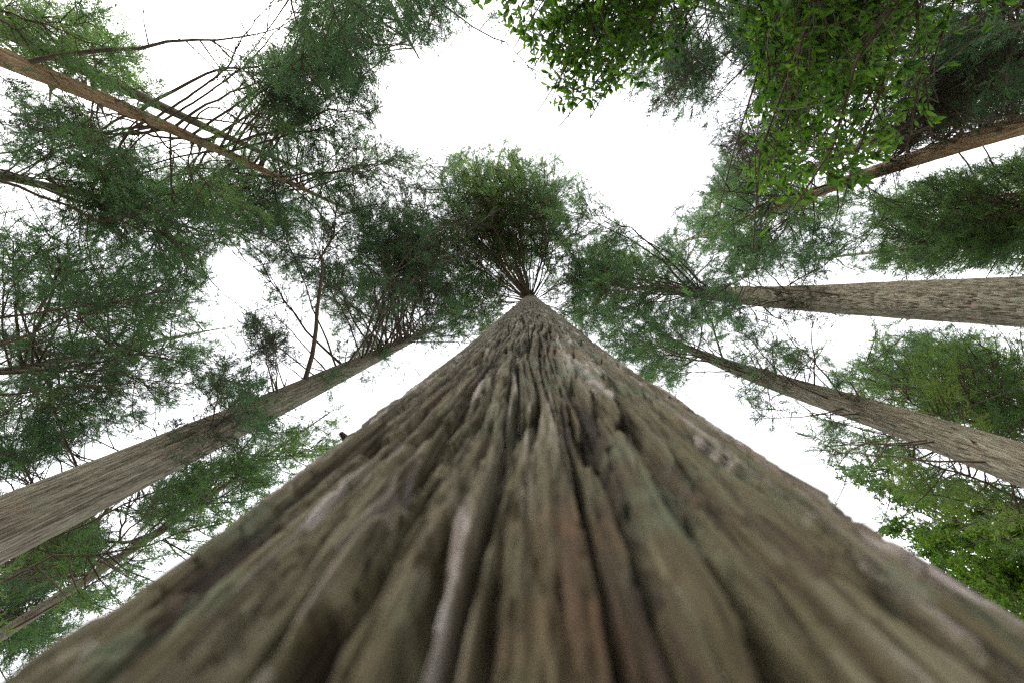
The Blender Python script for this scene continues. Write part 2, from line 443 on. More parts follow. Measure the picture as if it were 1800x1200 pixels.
class Leafage:
    """twigs gathered for one crown"""
    def __init__(self): self.p, self.d, self.l, self.t = [], [], [], []
    def add(self, p, d, l, t): self.p.append(p); self.d.append(d); self.l.append(l); self.t.append(t)
    def count(self): return sum(len(x) for x in self.l)
    def build(self, name, mat, origin, root, sp):
        p = np.concatenate(self.p) - origin; d = unit(np.concatenate(self.d)); l = np.concatenate(self.l); t = np.concatenate(self.t)
        n = len(p); shapes = twig_shapes(sp)
        # quaternion turning +Z to d, after a random spin about Z
        q = np.stack([1 + d[:, 2], -d[:, 1], d[:, 0], np.zeros(n)], -1); q = unit(q)
        a = rng.uniform(0, math.pi, n); c, s_ = np.cos(a), np.sin(a)
        w, x, y, z = q.T
        q = np.stack([w * c - z * s_, x * c + y * s_, y * c - x * s_, z * c + w * s_], -1)
        V = [p]; Q = []; T_ = [np.zeros(n)]; Mo = [np.full(n, -1)]; k = n
        for i, (vv, qq, tt) in enumerate(shapes):
            V.append(vv); Q.append(qq + k); T_.append(tt); Mo.append(np.full(len(vv), i)); k += len(vv)
        me = mesh_from(name, np.concatenate(V), Q, mat, False, {'tint': np.concatenate(T_)})
        def attr(nm, ty, prop, vals): me.attributes.new(nm, ty, 'POINT').data.foreach_set(prop, vals)
        z_ = lambda v, f: np.concatenate([v, np.full((k - n,) + v.shape[1:], f)]).ravel()
        attr('model', 'INT', 'value', np.concatenate(Mo).astype(np.int32))
        attr('variant', 'INT', 'value', z_(rng.integers(0, 6, n), 0).astype(np.int32))
        attr('turn', 'QUATERNION', 'value', z_(q, 0.5).astype(np.float32))
        attr('size', 'FLOAT', 'value', z_(l / PROTO_L, 1.0).astype(np.float32))
        attr('twig_tint', 'FLOAT', 'value', z_(np.clip(t, 0.02, 0.98), 0.0).astype(np.float32))
        o = add_obj(name, me, root, kind='stuff')
        md = o.modifiers.new('twigs', 'NODES'); md.node_group = crown_nodes()
        TOTAL['twigs'] += n
        return o

def limb_path(p0, T, sag, n=12, wig=0.16):
    L = np.linalg.norm(T - p0)
    mid = p0 * 0.5 + T * 0.5 + np.array([rng.normal(0, 0.07 * L), rng.normal(0, 0.07 * L), -sag * L])
    P = bez(p0, mid, T, n)
    wv = rng.normal(0, wig * L / 4, (n, 3)); wv[0] = 0
    return P + np.cumsum(wv, 0) * np.linspace(0, 1, n)[:, None] * 0.6, L

def interp(P, t):
    x = np.clip(t, 0, 1) * (len(P) - 1); i = np.minimum(x.astype(int), len(P) - 2); f = (x - i)[:, None]
    return P[i] * (1 - f) + P[i + 1] * f, unit(P[i + 1] - P[i])

def bez_many(p0, p1, p2, n):
    t = np.linspace(0, 1, n)[None, :, None]
    return (1 - t) ** 2 * p0[:, None] + 2 * t * (1 - t) * p1[:, None] + t ** 2 * p2[:, None]

def interp_many(S, t):
    """S (n, k, 3), t (n, m) -> points and directions (n, m, 3)"""
    k = S.shape[1]; x = np.clip(t, 0, 0.9999) * (k - 1); i = x.astype(int); f = (x - i)[..., None]
    r = np.arange(len(S))[:, None]
    return S[r, i] * (1 - f) + S[r, i + 1] * f, unit(S[r, i + 1] - S[r, i])

def grow_limb(tubes, leaf, p0, T, r0, sp, tint0, t_in=0.3, sag=None):
    P, L = limb_path(p0, T, rng.uniform(0.04, 0.22) if sag is None else sag)
    tubes.add(P, r0 * np.linspace(1, 0.2, len(P)) ** 0.9, 6)
    n2 = max(6, int(L * sp.get('n2', 4.6)))
    t = t_in + (1 - t_in) * rng.random(n2) ** 0.85
    q, tg = interp(P, t)
    perp = unit(np.cross(tg, rng.normal(size=(n2, 3))))
    d2 = unit(tg * rng.uniform(0.35, 0.9, (n2, 1)) + perp + np.array([0, 0, sp.get('rise', 0.18)]))
    l2 = np.clip((0.24 + 0.42 * (1 - t)) * L, 0.35, sp.get('l2max', 1.6)) * rng.uniform(0.55, 1.15, n2)
    l2 = np.where(sky_keep(q + d2 * l2[:, None] * 0.9), l2, l2 * 0.4)
    e = q + d2 * l2[:, None]
    m = (q + e) / 2 - np.array([0, 0, 0.1]) * l2[:, None] + rng.normal(0, 0.05, (n2, 3)) * l2[:, None]
    SB = bez_many(q, m, e, 4)
    for k in range(n2):
        tubes.add(SB[k], np.array([0.014, 0.011, 0.008, 0.004]) * (0.55 + 0.5 * l2[k]), 3)
    n3 = max(4, int(1.0 * sp.get('n3', 14)))
    a, b = interp_many(SB, 0.25 + 0.75 * rng.random((n2, n3)) ** 0.6)
    dd = unit(b * 0.75 + rng.normal(size=(n2, n3, 3)) * 0.6 + np.array([0, 0, 0.12]))
    tl = rng.uniform(*sp.get('twig', (0.2, 0.46)), (n2, n3))
    use = rng.random((n2, n3)) < np.clip(l2 / 0.95, 0.25, 1)[:, None]
    use &= (rng.random(n2) > sp.get('bare', 0.24))[:, None]            # some side branches are bare
    t_l = tint0 + (rng.normal(0, 0.09) if tint0 > 0.2 else 0)
    tt = np.broadcast_to((t_l + rng.normal(0, 0.05, n2))[:, None], (n2, n3))
    TP, TD, TL, TT = [a[use]], [dd[use]], [tl[use]], [tt[use]]
    n4 = 8
    a, b = interp(P, 1 - 0.2 * rng.random(n4)); TP.append(a); TD.append(unit(b + rng.normal(size=(n4, 3)) * 0.5)); TL.append(rng.uniform(0.25, 0.45, n4)); TT.append(np.full(n4, tint0))
    TP = np.concatenate(TP); TD = np.concatenate(TD); TL = np.concatenate(TL); TT = np.concatenate(TT)
    keep = sky_keep(TP + TD * TL[:, None])
    if sp.get('thin'): keep &= rng.random(len(keep)) < sp['thin']
    leaf.add(TP[keep], TD[keep], TL[keep], TT[keep] + rng.normal(0, 0.05, keep.sum()))

TOTAL = {'limbs': 0, 'twigs': 0}

def sample_poly(poly):
    p = np.asarray(poly, float)
    lo, hi = p.min(0), p.max(0)
    for _ in range(500):
        c = lo + rng.random(2) * (hi - lo)
        if inside(p, np.array([c[0]]), np.array([c[1]]))[0]: return c
    return p.mean(0)

def build_tree(name, label, px, D, rad, H, crowns, mat=None, lmax=4.5, cols=40, rows=140, su=0.05, sv=0.5, amp=0.012, seed=1,
               bare=(), stubs=0, sp=None, leafmat=None, group='tall trees round the foreground trunk', twigmat=None, base=None, trunk=True, auto=(0.6, 14, 0.4), tufts=(), bend=1.0):
    sp = sp or {}; mat = mat or M_GREY; leafmat = leafmat or M_CEDAR; twigmat = twigmat or M_TWIG
    if base is None:
        d = ray(*px); hxy = d[:2] / np.linalg.norm(d[:2]); base = hxy * D
    origin = np.array([base[0], base[1], 0.0])
    root = empty(name, origin, label, 'tree', group)
    lk = np.random.default_rng(seed + 100).normal(0, 0.02, 2)
    rf = lambda z: rad * (np.clip(1 - z / H, 0.02, 1) ** 0.62) * (1 + 0.35 * np.exp(-z / 0.5))
    lean = lambda z: (bend * 0.09 * np.sin(z * 0.28 + seed) * np.clip(z / 10, 0, 1), bend * 0.09 * np.cos(z * 0.23 + seed * 2) * np.clip(z / 10, 0, 1))
    if trunk:
        A = np.linspace(-math.pi, math.pi, cols, endpoint=False)
        Z = np.concatenate([np.linspace(-0.3, 4, 16)[:-1], np.linspace(4, 0.68 * H, int(rows * 0.8))[:-1], np.linspace(0.68 * H, H, rows - int(rows * 0.8))])
        me = trunk_mesh('trunk', 0, 0, rf, A, Z, rad, su, sv, amp, seed, mat, lean)
        add_obj('trunk', me, root)
    def axis(z):
        lx, ly = lean(np.array(z)); return np.array([base[0] + lx, base[1] + ly, z])
    leaf = Leafage()
    for poly, n, hlo, hhi, tint in crowns:
        for _ in range(n):
            best = None
            for _try in range(40):
                c = sample_poly(poly)
                h = rng.uniform(hlo, hhi)
                T = at_height(c[0], c[1], h)
                rho = np.linalg.norm(T[:2] - base)
                score = max(0, rho - lmax * (1.0 - 0.55 * max(0, (T[2] - 0.55 * H) / (0.45 * H))))
                if best is None or score < best[0]: best = (score, T, rho)
                if score <= 0: break
            _, T, rho = best
            hs_ = np.clip(T[2] - rho * math.tan(math.radians(rng.uniform(-24, 38))), 2.5, H * 0.97)
            p0 = axis(hs_); out = unit(np.append(T[:2] - p0[:2], 0))
            p0 = p0 + out * rf(np.array(hs_)) * 0.7
            tb = Tubes()
            r0 = min(0.008 + 0.0065 * np.linalg.norm(T - p0), 0.6 * float(rf(np.array(hs_))) + 0.008)
            grow_limb(tb, leaf, p0, T, r0, sp, tint, sp.get('t_in', 0.38))
            add_obj('branch', tb.mesh('branch', twigmat, origin), root)
            TOTAL['limbs'] += 1
    for u_, v_, tn, cnt in tufts:                    # short shoots sprouting straight from the stem
        dr_ = ray(u_, v_); h = np.linalg.norm(base) / (np.linalg.norm(dr_[:2]) / dr_[2]); z = h + CAM_H
        c0 = axis(z); toward = unit(np.append(-dr_[:2], 0)); side = np.array([-toward[1], toward[0], 0])
        ph = rng.normal(0, 0.8, cnt); o = toward * np.cos(ph)[:, None] + side * np.sin(ph)[:, None]
        p = c0 + o * rf(np.array(z)) + np.stack([np.zeros(cnt), np.zeros(cnt), rng.normal(0, 0.3, cnt)], -1)
        leaf.add(p, unit(o + rng.normal(size=(cnt, 3)) * 0.6), rng.uniform(0.2, 0.5, cnt), np.full(cnt, tn) + rng.normal(0, 0.05, cnt))
    zb = auto[0] * H
    for _ in range(auto[1]):                        # limbs all round the upper stem, shorter towards the tip
        x = rng.random() ** 0.8; z0 = zb + (H * 0.985 - zb) * x; th = rng.uniform(0, 2 * math.pi)
        l = lmax * 0.8 * (1 - x) ** 0.6 * rng.uniform(0.6, 1.1) + 0.4
        p0 = axis(z0); o = np.array([math.sin(th), math.cos(th), 0]); T = p0 + o * l + np.array([0, 0, l * rng.uniform(0.1, 0.7)])
        if not sky_keep(T[None])[0]: continue
        tb = Tubes(); grow_limb(tb, leaf, p0 + o * rf(np.array(z0)) * 0.7, T, min(0.008 + 0.006 * l, 0.6 * float(rf(np.array(z0))) + 0.005), sp, auto[2], 0.2)
        add_obj('branch', tb.mesh('branch', twigmat, origin), root); TOTAL['limbs'] += 1
    for hs_, pts, r0 in bare:                       # dead limbs: start height on the trunk, photograph pixels, rise per segment
        tb = Tubes(); p0 = axis(hs_ + CAM_H)
        P = [p0] + [at_height(u, v, h) for u, v, h in pts]
        P = np.array(P)
        # smooth
        t = np.linspace(0, len(P) - 1, 5 * len(P)); Q = np.stack([np.interp(t, np.arange(len(P)), P[:, k]) for k in range(3)], -1)
        for _ in range(3): Q[1:-1] = (Q[:-2] + 2 * Q[1:-1] + Q[2:]) / 4
        Q[1:] += rng.normal(0, 0.012, Q[1:].shape)
        tb.add(Q, r0 * np.linspace(1, 0.25, len(Q)), 6)
        L = np.linalg.norm(P[-1] - P[0])
        for k in range(int(7 + L * 4)):
            f = rng.uniform(0.3, 1.0); a, b = interp(Q, np.array([f])); a, b = a[0], b[0]
            dd = unit(b * 0.8 + rng.normal(size=3) * 0.55); l = rng.uniform(0.15, 0.4) * L * (1.15 - f) + 0.15
            S2 = bez(a, a + dd * l * 0.5 + rng.normal(0, 0.08 * l, 3), a + dd * l + np.array([0, 0, 0.15 * l]), 5)
            tb.add(S2, np.linspace(0.35, 0.12, 5) * r0, 4)
            for m in range(2):
                a2, b2 = interp(S2, np.array([rng.uniform(0.4, 0.9)])); d3 = unit(b2[0] + rng.normal(size=3) * 0.6)
                tb.add(np.array([a2[0], a2[0] + d3 * l * 0.25, a2[0] + d3 * l * 0.45 + rng.normal(0, 0.03, 3)]), np.array([0.14, 0.10, 0.06]) * r0, 3)
        add_obj('dead_branch', tb.mesh('dead_branch', M_TWIG_PALE if twigmat is M_TWIG_PALE else M_TWIG, origin), root)
    for k in range(stubs):
        z = rng.uniform(0.15, 0.6) * H; th = rng.uniform(0, 6.28); o = np.array([math.sin(th), -math.cos(th), rng.uniform(-0.1, 0.7)])
        p0 = axis(z) + o * rf(np.array(z)) * np.array([0.8, 0.8, 0]); l = rng.uniform(0.12, 0.42)
        tb = Tubes(); tb.add(np.array([p0, p0 + o * 0.05, p0 + o * 0.10, p0 + o * l * 0.5, p0 + o * l + rng.normal(0, 0.08 * l, 3)]), np.array([0.075, 0.055, 0.026, 0.017, 0.009]), 7)
        add_obj('branch_stub', tb.mesh('branch_stub', M_TWIG_PALE, origin), root)
    if leaf.count():
        leaf.build('crown', leafmat, origin, root, sp)
    u_, v_ = project(axis(H)[None])
    print('TREE', name, label[:40], leaf.count(), 'top', int(u_[0]), int(v_[0]))
    return root

# ---- the foreground cedar, its bark an arm's breadth from the lens
def foreground_tree():
    cx, cy, Hh = 0.006, 0.70, 28.5
    origin = np.array([cx, cy, 0.0])
    root = empty('cedar_tree', origin, 'huge foreground cedar trunk with deeply furrowed brown bark, soaring up from the bottom edge', 'tree', 'tall trees round the foreground trunk')
    A = np.concatenate([np.arange(-0.80, 0.80, 0.0034), np.arange(0.806, 1.6, 0.011), np.linspace(1.62, 2 * math.pi - 1.62, 70), np.arange(2 * math.pi - 1.6, 2 * math.pi - 0.806, 0.011)])
    hz = 0.05 * 1.0145 ** np.arange(0, 412)
    Z = np.concatenate([np.linspace(-0.3, CAM_H + 0.04, 60), CAM_H + hz[hz < 18.6], np.linspace(CAM_H + 18.9, Hh, 40)])
    amp_at = lambda z: 0.55 + 0.45 * np.exp(-np.clip(z - CAM_H - 0.2, 0, None) / 1.6)
    def rf(z):
        h = np.clip(z - CAM_H, -2, None)
        base = np.where(h < 18, 0.511 - 0.0099 * h, 0.511 - 0.0099 * 18)
        top = np.clip((Hh - z) / (Hh - CAM_H - 18), 0.03, 1)
        return base * np.where(h > 18, top, 1.0) + 0.28 * np.exp(-np.maximum(z, 0) / 0.35)
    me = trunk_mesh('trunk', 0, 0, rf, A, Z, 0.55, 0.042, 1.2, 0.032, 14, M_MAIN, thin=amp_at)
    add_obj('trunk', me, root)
    tb = Tubes(); z_ = CAM_H + 0.95; o_ = unit(np.array([-0.80, -0.60, 0.35])); p_ = np.array([cx, cy, z_]) + np.array([-0.80, -0.60, 0]) * 0.50
    tb.add(np.array([p_, p_ + o_ * 0.035, p_ + o_ * 0.07, p_ + o_ * 0.085]), np.array([0.014, 0.011, 0.009, 0.006]), 8)
    add_obj('branch_stub', tb.mesh('branch_stub', M_MAIN, origin), root)
    # loose strips of bark peeling off the side that faces the lens
    for k in range(280):
        h = 0.22 * (11.0 / 0.22) ** rng.random(); a = rng.normal(0, 0.36); z0 = CAM_H + h
        L = rng.uniform(0.12, 0.34) * (1 + 0.35 * h ** 0.6); W = rng.uniform(0.0025, 0.0065) * (1 + 0.25 * h ** 0.6)
        n = 9; t = np.linspace(0, 1, n); lift = rng.choice([-1, 1]) ; tt = t if lift > 0 else 1 - t
        off = 0.002 + 0.013 * amp_at(z0) + rng.uniform(0.002, 0.013) * tt ** 2.2 * (0.5 + 0.5 * amp_at(z0))
        r = rf(z0 + (t - 0.5) * L) + off
        ang = a + (rng.normal(0, 0.06) * (t - 0.5) * L + rng.normal(0, 0.0015, n)) / 0.56
        w = W * (0.35 + 0.65 * np.sin(math.pi * (0.08 + 0.84 * t)) ** 0.6) * rng.uniform(0.85, 1.15, n)
        th = rng.uniform(0.0012, 0.003); rows = []
        for e_, d_ in ((-1, 0), (0, th * 1.4), (1, 0), (0, -th)):
            aa = ang + e_ * w / 0.56; rr_ = r + d_
            rows.append(np.stack([rr_ * np.sin(aa), -rr_ * np.cos(aa), z0 + (t - 0.5) * L], -1))
        V = np.stack(rows, 1).reshape(-1, 3)
        i_ = np.arange(n - 1)[:, None] * 4 + np.arange(4)[None]; j_ = np.arange(n - 1)[:, None] * 4 + (np.arange(4)[None] + 1) % 4
        Q = [np.stack([i_, j_, j_ + 4, i_ + 4], -1).reshape(-1, 4), np.array([[3, 2, 1, 0], [4 * n - 4, 4 * n - 3, 4 * n - 2, 4 * n - 1]])]
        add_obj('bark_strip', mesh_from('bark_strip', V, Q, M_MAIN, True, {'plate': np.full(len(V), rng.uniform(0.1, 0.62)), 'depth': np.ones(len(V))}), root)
    leaf = Leafage(); sp = dict(n2=5.5, n3=15, t_in=0.28, l2max=2.1, bare=0.28)
    poly = [(770,300),(800,280),(850,255),(885,255),(930,280),(1000,268),(1022,300),(1015,370),(1000,440),(990,500),(1000,520),(930,510),(860,530),(840,580),(810,520),(790,470),(770,400),(752,330)]
    parts = [([(770,300),(850,255),(1000,268),(1022,300),(1015,350),(960,320),(860,310),(790,360)], 7, 19.5, 25, 0.57), (poly, 18, 19, 26, 0.52), ([(750,330),(800,300),(830,420),(800,500),(760,430)], 3, 18.5, 24, 0.53), ([(780,280),(880,250),(1010,265),(1010,330),(930,330),(800,340)], 5, 20, 24, 0.65), ([(960,490),(1060,510),(1080,570),(1020,570)], 7, 18.5, 23, 0.57), ([(770,480),(880,500),(860,590),(800,600)], 11, 18, 23, 0.59), ([(860,400),(1000,400),(1010,500),(880,500)], 5, 20, 27, 0.67), ([(860,300),(960,300),(990,420),(900,440)], 5, 19.5, 25, 0.67), ([(735,300),(790,290),(820,420),(800,520),(750,450)], 7, 18, 23, 0.55), ([(985,330),(1035,370),(1050,500),(1000,510)], 7, 18.5, 24, 0.55)]
    for pl, n, a, b, tint in parts:
        for _ in range(n):
            c = sample_poly(pl); h = rng.uniform(a, b); T = at_height(c[0], c[1], h)
            rho = np.linalg.norm(T[:2] - origin[:2])
            z0 = np.clip(T[2] - rho * math.tan(math.radians(rng.uniform(10, 45))), CAM_H + 17.6, Hh - 0.8)
            o = unit(np.append(T[:2] - origin[:2], 0)); p0 = np.array([cx, cy, z0]) + o * rf(np.array(z0)) * 0.75
            tb = Tubes(); grow_limb(tb, leaf, p0, T, 0.010 + 0.0042 * rho, sp, tint + rng.normal(0, 0.03), 0.35)
            add_obj('branch', tb.mesh('branch', M_TWIG, origin), root); TOTAL['limbs'] += 1
    leaf.build('crown', M_CEDAR, origin, root, sp)
foreground_tree()

T = build_tree
# lower left, thick
T('cedar_tree', 'thick grey cedar trunk slanting in from the lower left edge, green tuft on its side', (0, 925), 6.6, 0.385, 32,
  [([(500,430),(530,300),(600,265),(700,255),(745,295),(765,345),(790,430),(815,510),(825,560),(760,605),(690,600),(620,620),(590,560),(530,500)], 50, 14, 27, 0.30),
   ([(400,560),(480,520),(560,560),(590,610),(500,640),(430,640)], 6, 9, 14, 0.24), ([(720,300),(770,330),(800,450),(830,560),(770,590),(720,450)], 10, 15, 25, 0.34),
   ([(600,270),(745,290),(780,400),(700,420),(620,400)], 10, 18, 27, 0.42),
   ([(560,600),(700,560),(800,560),(780,600),(640,680),(590,640)], 7, 13, 18, 0.42),
   ([(425,530),(480,520),(500,600),(480,680),(430,650)], 4, 9, 11, 0.20),
   ([(330,600),(410,600),(420,660),(370,700),(320,690)], 4, 7, 9, 0.24),
   ([(400,690),(440,680),(450,740),(415,750)], 3, 7, 8.5, 0.42)],
  cols=230, rows=330, su=0.06, sv=1.4, amp=0.010, seed=21, stubs=8, sp=dict(n2=5, n3=14, t_in=0.45), auto=(0.5, 18, 0.32), lmax=7.5, tufts=[(428,715,0.45,60),(332,722,0.12,36),(290,742,0.22,24),(560,650,0.4,40),(650,610,0.4,40)],
  bare=[(13.6, [(545,592,13.9),(505,535,14.3),(475,495,14.6),(455,450,15.0)], 0.05)])
# right, horizontal
T('cedar_tree', 'thick scaly grey brown cedar trunk running level in from the right edge', (1800, 530), 6.3, 0.35, 30,
  [([(1010,350),(1040,320),(1085,390),(1150,430),(1220,455),(1245,500),(1200,560),(1130,560),(1060,560),(1015,520),(1000,430)], 45, 15, 26, 0.49),
   ([(1000,400),(1080,420),(1120,560),(1070,620),(1000,560)], 16, 18, 27, 0.47),
   ([(1250,430),(1400,420),(1500,440),(1490,480),(1350,500),(1250,500)], 9, 9, 15, 0.37),
   ([(1180,520),(1330,540),(1420,600),(1350,620),(1200,590)], 8, 9.5, 15, 0.45)],
  cols=230, rows=420, su=0.07, sv=0.30, amp=0.020, seed=33, stubs=6, sp=dict(n2=5, n3=13), lmax=6.0, tufts=[(1410,508,0.10,22),(1465,482,0.08,34),(1185,505,0.14,50),(1290,500,0.36,30)])
# right, lower
T('cedar_tree', 'brown knotty cedar trunk rising from the right edge below the level trunk', (1800, 830), 7.2, 0.33, 25,
  [([(1070,570),(1150,540),(1250,570),(1280,600),(1230,640),(1200,685),(1130,670),(1080,620)], 34, 13, 22.5, 0.50),
   ([(1280,590),(1400,600),(1490,690),(1450,710),(1380,660),(1290,640)], 10, 8.5, 13, 0.44),
   ([(1290,540),(1420,540),(1470,620),(1380,640),(1300,600)], 5, 10, 14, 0.42),
   ([(1280,690),(1350,690),(1420,770),(1330,770)], 5, 8.5, 12, 0.40),
   ([(1420,720),(1500,740),(1480,800),(1430,830)], 5, 7, 10, 0.5)],
  cols=170, rows=320, su=0.07, sv=0.7, amp=0.016, seed=45, stubs=14, sp=dict(n2=4.6, n3=13), lmax=5.5, bend=1.6, tufts=[(1312,652,0.10,26),(1400,690,0.13,16),(1345,690,0.3,30)])
# upper right, reddish
T('cypress_tree', 'slim reddish brown trunk sloping in from the right edge, bright leaves over its top', (1800, 232), 8.6, 0.21, 26,
  [([(1180,370),(1250,330),(1290,235),(1340,265),(1400,330),(1500,350),(1500,470),(1400,480),(1300,480),(1220,450)], 55, 12, 23.5, 0.50),
   ([(1560,270),(1600,170),(1690,80),(1720,120),(1660,200),(1600,270)], 15, 7, 11, 0.06),
   ([(1260,225),(1300,225),(1360,320),(1330,340)], 9, 11, 16, 0.07),
   ([(1620,100),(1800,60),(1800,200),(1700,240),(1620,260)], 13, 7, 12, 0.38)],
  mat=M_RED, cols=90, rows=240, su=0.05, sv=0.6, amp=0.010, seed=57, stubs=12, sp=dict(n2=4.6, n3=13), lmax=6.0, bend=1.6, tufts=[(1590,290,0.08,40),(1520,310,0.3,20)])
# upper left with bare limbs
T('cedar_tree', 'brown trunk slanting in from the upper left edge with long bare dead branches', (0, 108), 10.0, 0.19, 25,
  [([(420,170),(560,60),(670,110),(690,180),(660,235),(700,260),(600,290),(480,300),(380,280)], 20, 11, 21, 0.42),
   ([(100,180),(300,270),(480,310),(520,420),(400,450),(250,400),(120,300)], 26, 11, 20, 0.54),
   ([(470,200),(600,180),(690,200),(660,240),(740,285),(640,330),(500,330)], 11, 13, 22, 0.36),
   ([(500,0),(600,10),(690,140),(640,200),(540,160)], 10, 10, 17, 0.36),
   ([(0,120),(120,200),(250,270),(200,330),(0,300)], 11, 7, 13, 0.40)],
  mat=M_RED, cols=80, rows=240, su=0.05, sv=0.5, amp=0.010, seed=69, stubs=18, sp=dict(n2=4.6, n3=11), lmax=6.5, bend=1.8,
  bare=[(10.6, [(340,165,10.9),(400,120,11.1),(430,60,11.3),(490,-10,11.6)], 0.032), (10.8, [(350,175,11.2),(440,110,11.6),(490,50,12.0),(530,10,12.2)], 0.029),
        (9.2, [(150,110,9.4),(110,50,9.5),(80,-10,9.6)], 0.036), (12.0, [(430,240,12.3),(540,110,13)], 0.025), (8.5, [(60,90,8.7),(30,20,8.8)], 0.022),
        (11.5, [(370,180,11.4),(430,220,11.7),(500,220,12)], 0.025)])
# thin left trunk, pale
T('cypress_tree', 'thin pale trunk low at the lower left corner with upright dead twigs', (0, 1105), 10.0, 0.115, 19,
  [([(390,770),(500,740),(585,760),(520,830),(420,860)], 19, 8, 15, 0.58), ([(250,840),(380,790),(430,830),(350,900),(270,930)], 12, 7.5, 12, 0.55),
   ([(230,880),(420,800),(520,800),(470,850),(330,930),(250,940)], 9, 7, 13, 0.52), ([(120,1000),(250,960),(290,950),(150,1040)], 5, 7, 9, 0.60)],
  mat=M_GREY, cols=36, rows=140, su=0.03, sv=0.3, amp=0.005, seed=81, stubs=6, sp=dict(n2=4.2), lmax=3.5,
  bare=[(7.2, [(8,1020,7.6),(14,995,7.9)], 0.042), (7.9, [(118,1010,8.4),(150,900,9.3)], 0.044), (8.2, [(170,950,8.8),(168,915,9.3)], 0.042),
        (8.6, [(205,960,9.2),(235,860,10.2)], 0.046), (9.2, [(262,890,9.8),(290,840,10.4)], 0.044), (8.0, [(130,980,8.6),(140,925,9.0)], 0.02)])
# left, grey, far
T('cypress_tree', 'distant grey trunk entering level from the left edge into a broad leafy crown', (0, 640), 15.0, 0.15, 22,
  [([(0,345),(120,355),(200,425),(290,445),(350,485),(390,560),(395,610),(330,650),(200,640),(0,560)], 48, 10, 20.5, 0.50),
   ([(0,560),(200,620),(330,650),(400,640),(340,710),(250,730),(150,760),(0,770)], 32, 10, 18, 0.38)],
  cols=36, rows=120, su=0.04, sv=0.4, amp=0.006, seed=93, sp=dict(n2=4.6, n3=11), lmax=6.5, bend=2)
T('cedar_tree', 'distant dark trunk entering from the left edge under the bare branched tree', (0, 302), 15.0, 0.17, 27,
  [([(0,180),(150,220),(300,290),(420,330),(380,420),(250,390),(100,340),(0,320)], 26, 11, 21, 0.40),
   ([(420,420),(520,400),(540,480),(470,500),(440,470)], 4, 15, 21, 0.40), ([(180,300),(420,330),(400,440),(250,410)], 12, 12, 20, 0.44),
   ([(380,260),(520,290),(540,400),(480,450),(380,420)], 21, 16, 25, 0.38)],
  cols=36, rows=120, su=0.04, sv=0.4, amp=0.006, seed=105, sp=dict(n2=4.6, n3=11), lmax=6.5, bend=2)
# right, far, under the crown
T('cypress_tree', 'thin brown far trunk at the right edge between the two thicker trunks', (1800, 745), 14.0, 0.14, 22,
  [([(1480,650),(1560,590),(1800,580),(1800,720),(1700,720),(1560,700),(1460,690)], 42, 9, 18, 0.63),
   ([(1540,690),(1700,710),(1800,740),(1800,800),(1650,770)], 10, 9, 14, 0.69)],
  mat=M_RED, cols=32, rows=110, su=0.04, sv=0.4, amp=0.005, seed=117, stubs=10, sp=dict(n2=4.6), lmax=5.5,
  bare=[(9.6, [(1600,720,10.0),(1590,650,10.4)], 0.03), (9.2, [(1700,710,9.6),(1690,650,10)], 0.03), (9, [(1740,700,9.5),(1745,640,10)], 0.03)])
T('cypress_tree', 'leafy tree filling the right edge above the level trunk', (1960, 400), 14.0, 0.17, 24,
  [([(1450,375),(1560,330),(1800,275),(1800,475),(1600,480),(1490,480)], 43, 9, 19, 0.58)], cols=24, rows=60, seed=129, sp=dict(n2=4.6), lmax=6.0,
  bare=[(9.5, [(1700,440,10),(1620,430,10.5),(1560,400,11)], 0.04), (9.5, [(1700,400,10),(1640,330,10.5)], 0.035)])
# crowns hanging in over the top edge
T('cedar_tree', 'dark feathery crown hanging in over the top edge right of centre behind bright leaves', (1285, -150), 8.5, 0.24, 16.5,
  [([(1105,150),(1140,0),(1330,0),(1320,100),(1260,150),(1220,210),(1165,228)], 16, 9.5, 15, 0.36),
   ([(1320,20),(1640,20),(1620,250),(1400,300),(1330,180)], 19, 9, 15, 0.36)], cols=32, rows=80, seed=141, sp=dict(n2=4.6), lmax=5.5)
T('cedar_tree', 'thin feathery crown hanging in over the top edge left of centre', (600, -160), 9.0, 0.24, 17.5,
  [([(590,0),(835,0),(805,60),(770,92),(700,112),(640,100)], 20, 10, 16, 0.34),
   ([(500,20),(600,0),(660,110),(660,200),(560,220),(500,120)], 21, 9, 16, 0.40)], cols=32, rows=80, seed=153, sp=dict(n2=4.6, thin=0.8), lmax=5.5)
T('cypress_tree', 'fresh green crown filling the upper left corner', (-160, -40), 12.0, 0.2, 24,
  [([(0,0),(70,0),(200,40),(245,90),(265,140),(240,180),(120,130),(0,80)], 28, 8, 17, 0.64)], cols=24, rows=60, seed=165, sp=dict(n2=4.6), lmax=6.0)
T('cedar_tree', 'dark crown at the top right corner with drooping brown sprays', (1960, 60), 11.0, 0.2, 24,
  [([(1640,0),(1800,0),(1800,210),(1700,240),(1640,200)], 25, 7, 15, 0.34)], cols=24, rows=60, seed=177, sp=dict(n2=4.6, thin=0.8), lmax=5.5)
T('cypress_tree', 'bright green tree at the bottom left corner behind the thin pale trunk', (-80, 1010), 13.0, 0.15, 18,
  [([(200,930),(330,880),(420,850),(330,940),(200,1010)], 9, 8, 13, 0.56), ([(0,960),(60,930),(190,930),(200,980),(120,1020),(0,1090)], 38, 8, 13, 0.60), ([(0,740),(120,740),(60,800),(0,830)], 13, 9, 14, 0.42), ([(0,1100),(150,1050),(200,1010),(120,1090),(0,1160)], 18, 7, 10, 0.5)],
  cols=24, rows=60, seed=189, sp=dict(n2=4.6), lmax=5.5)
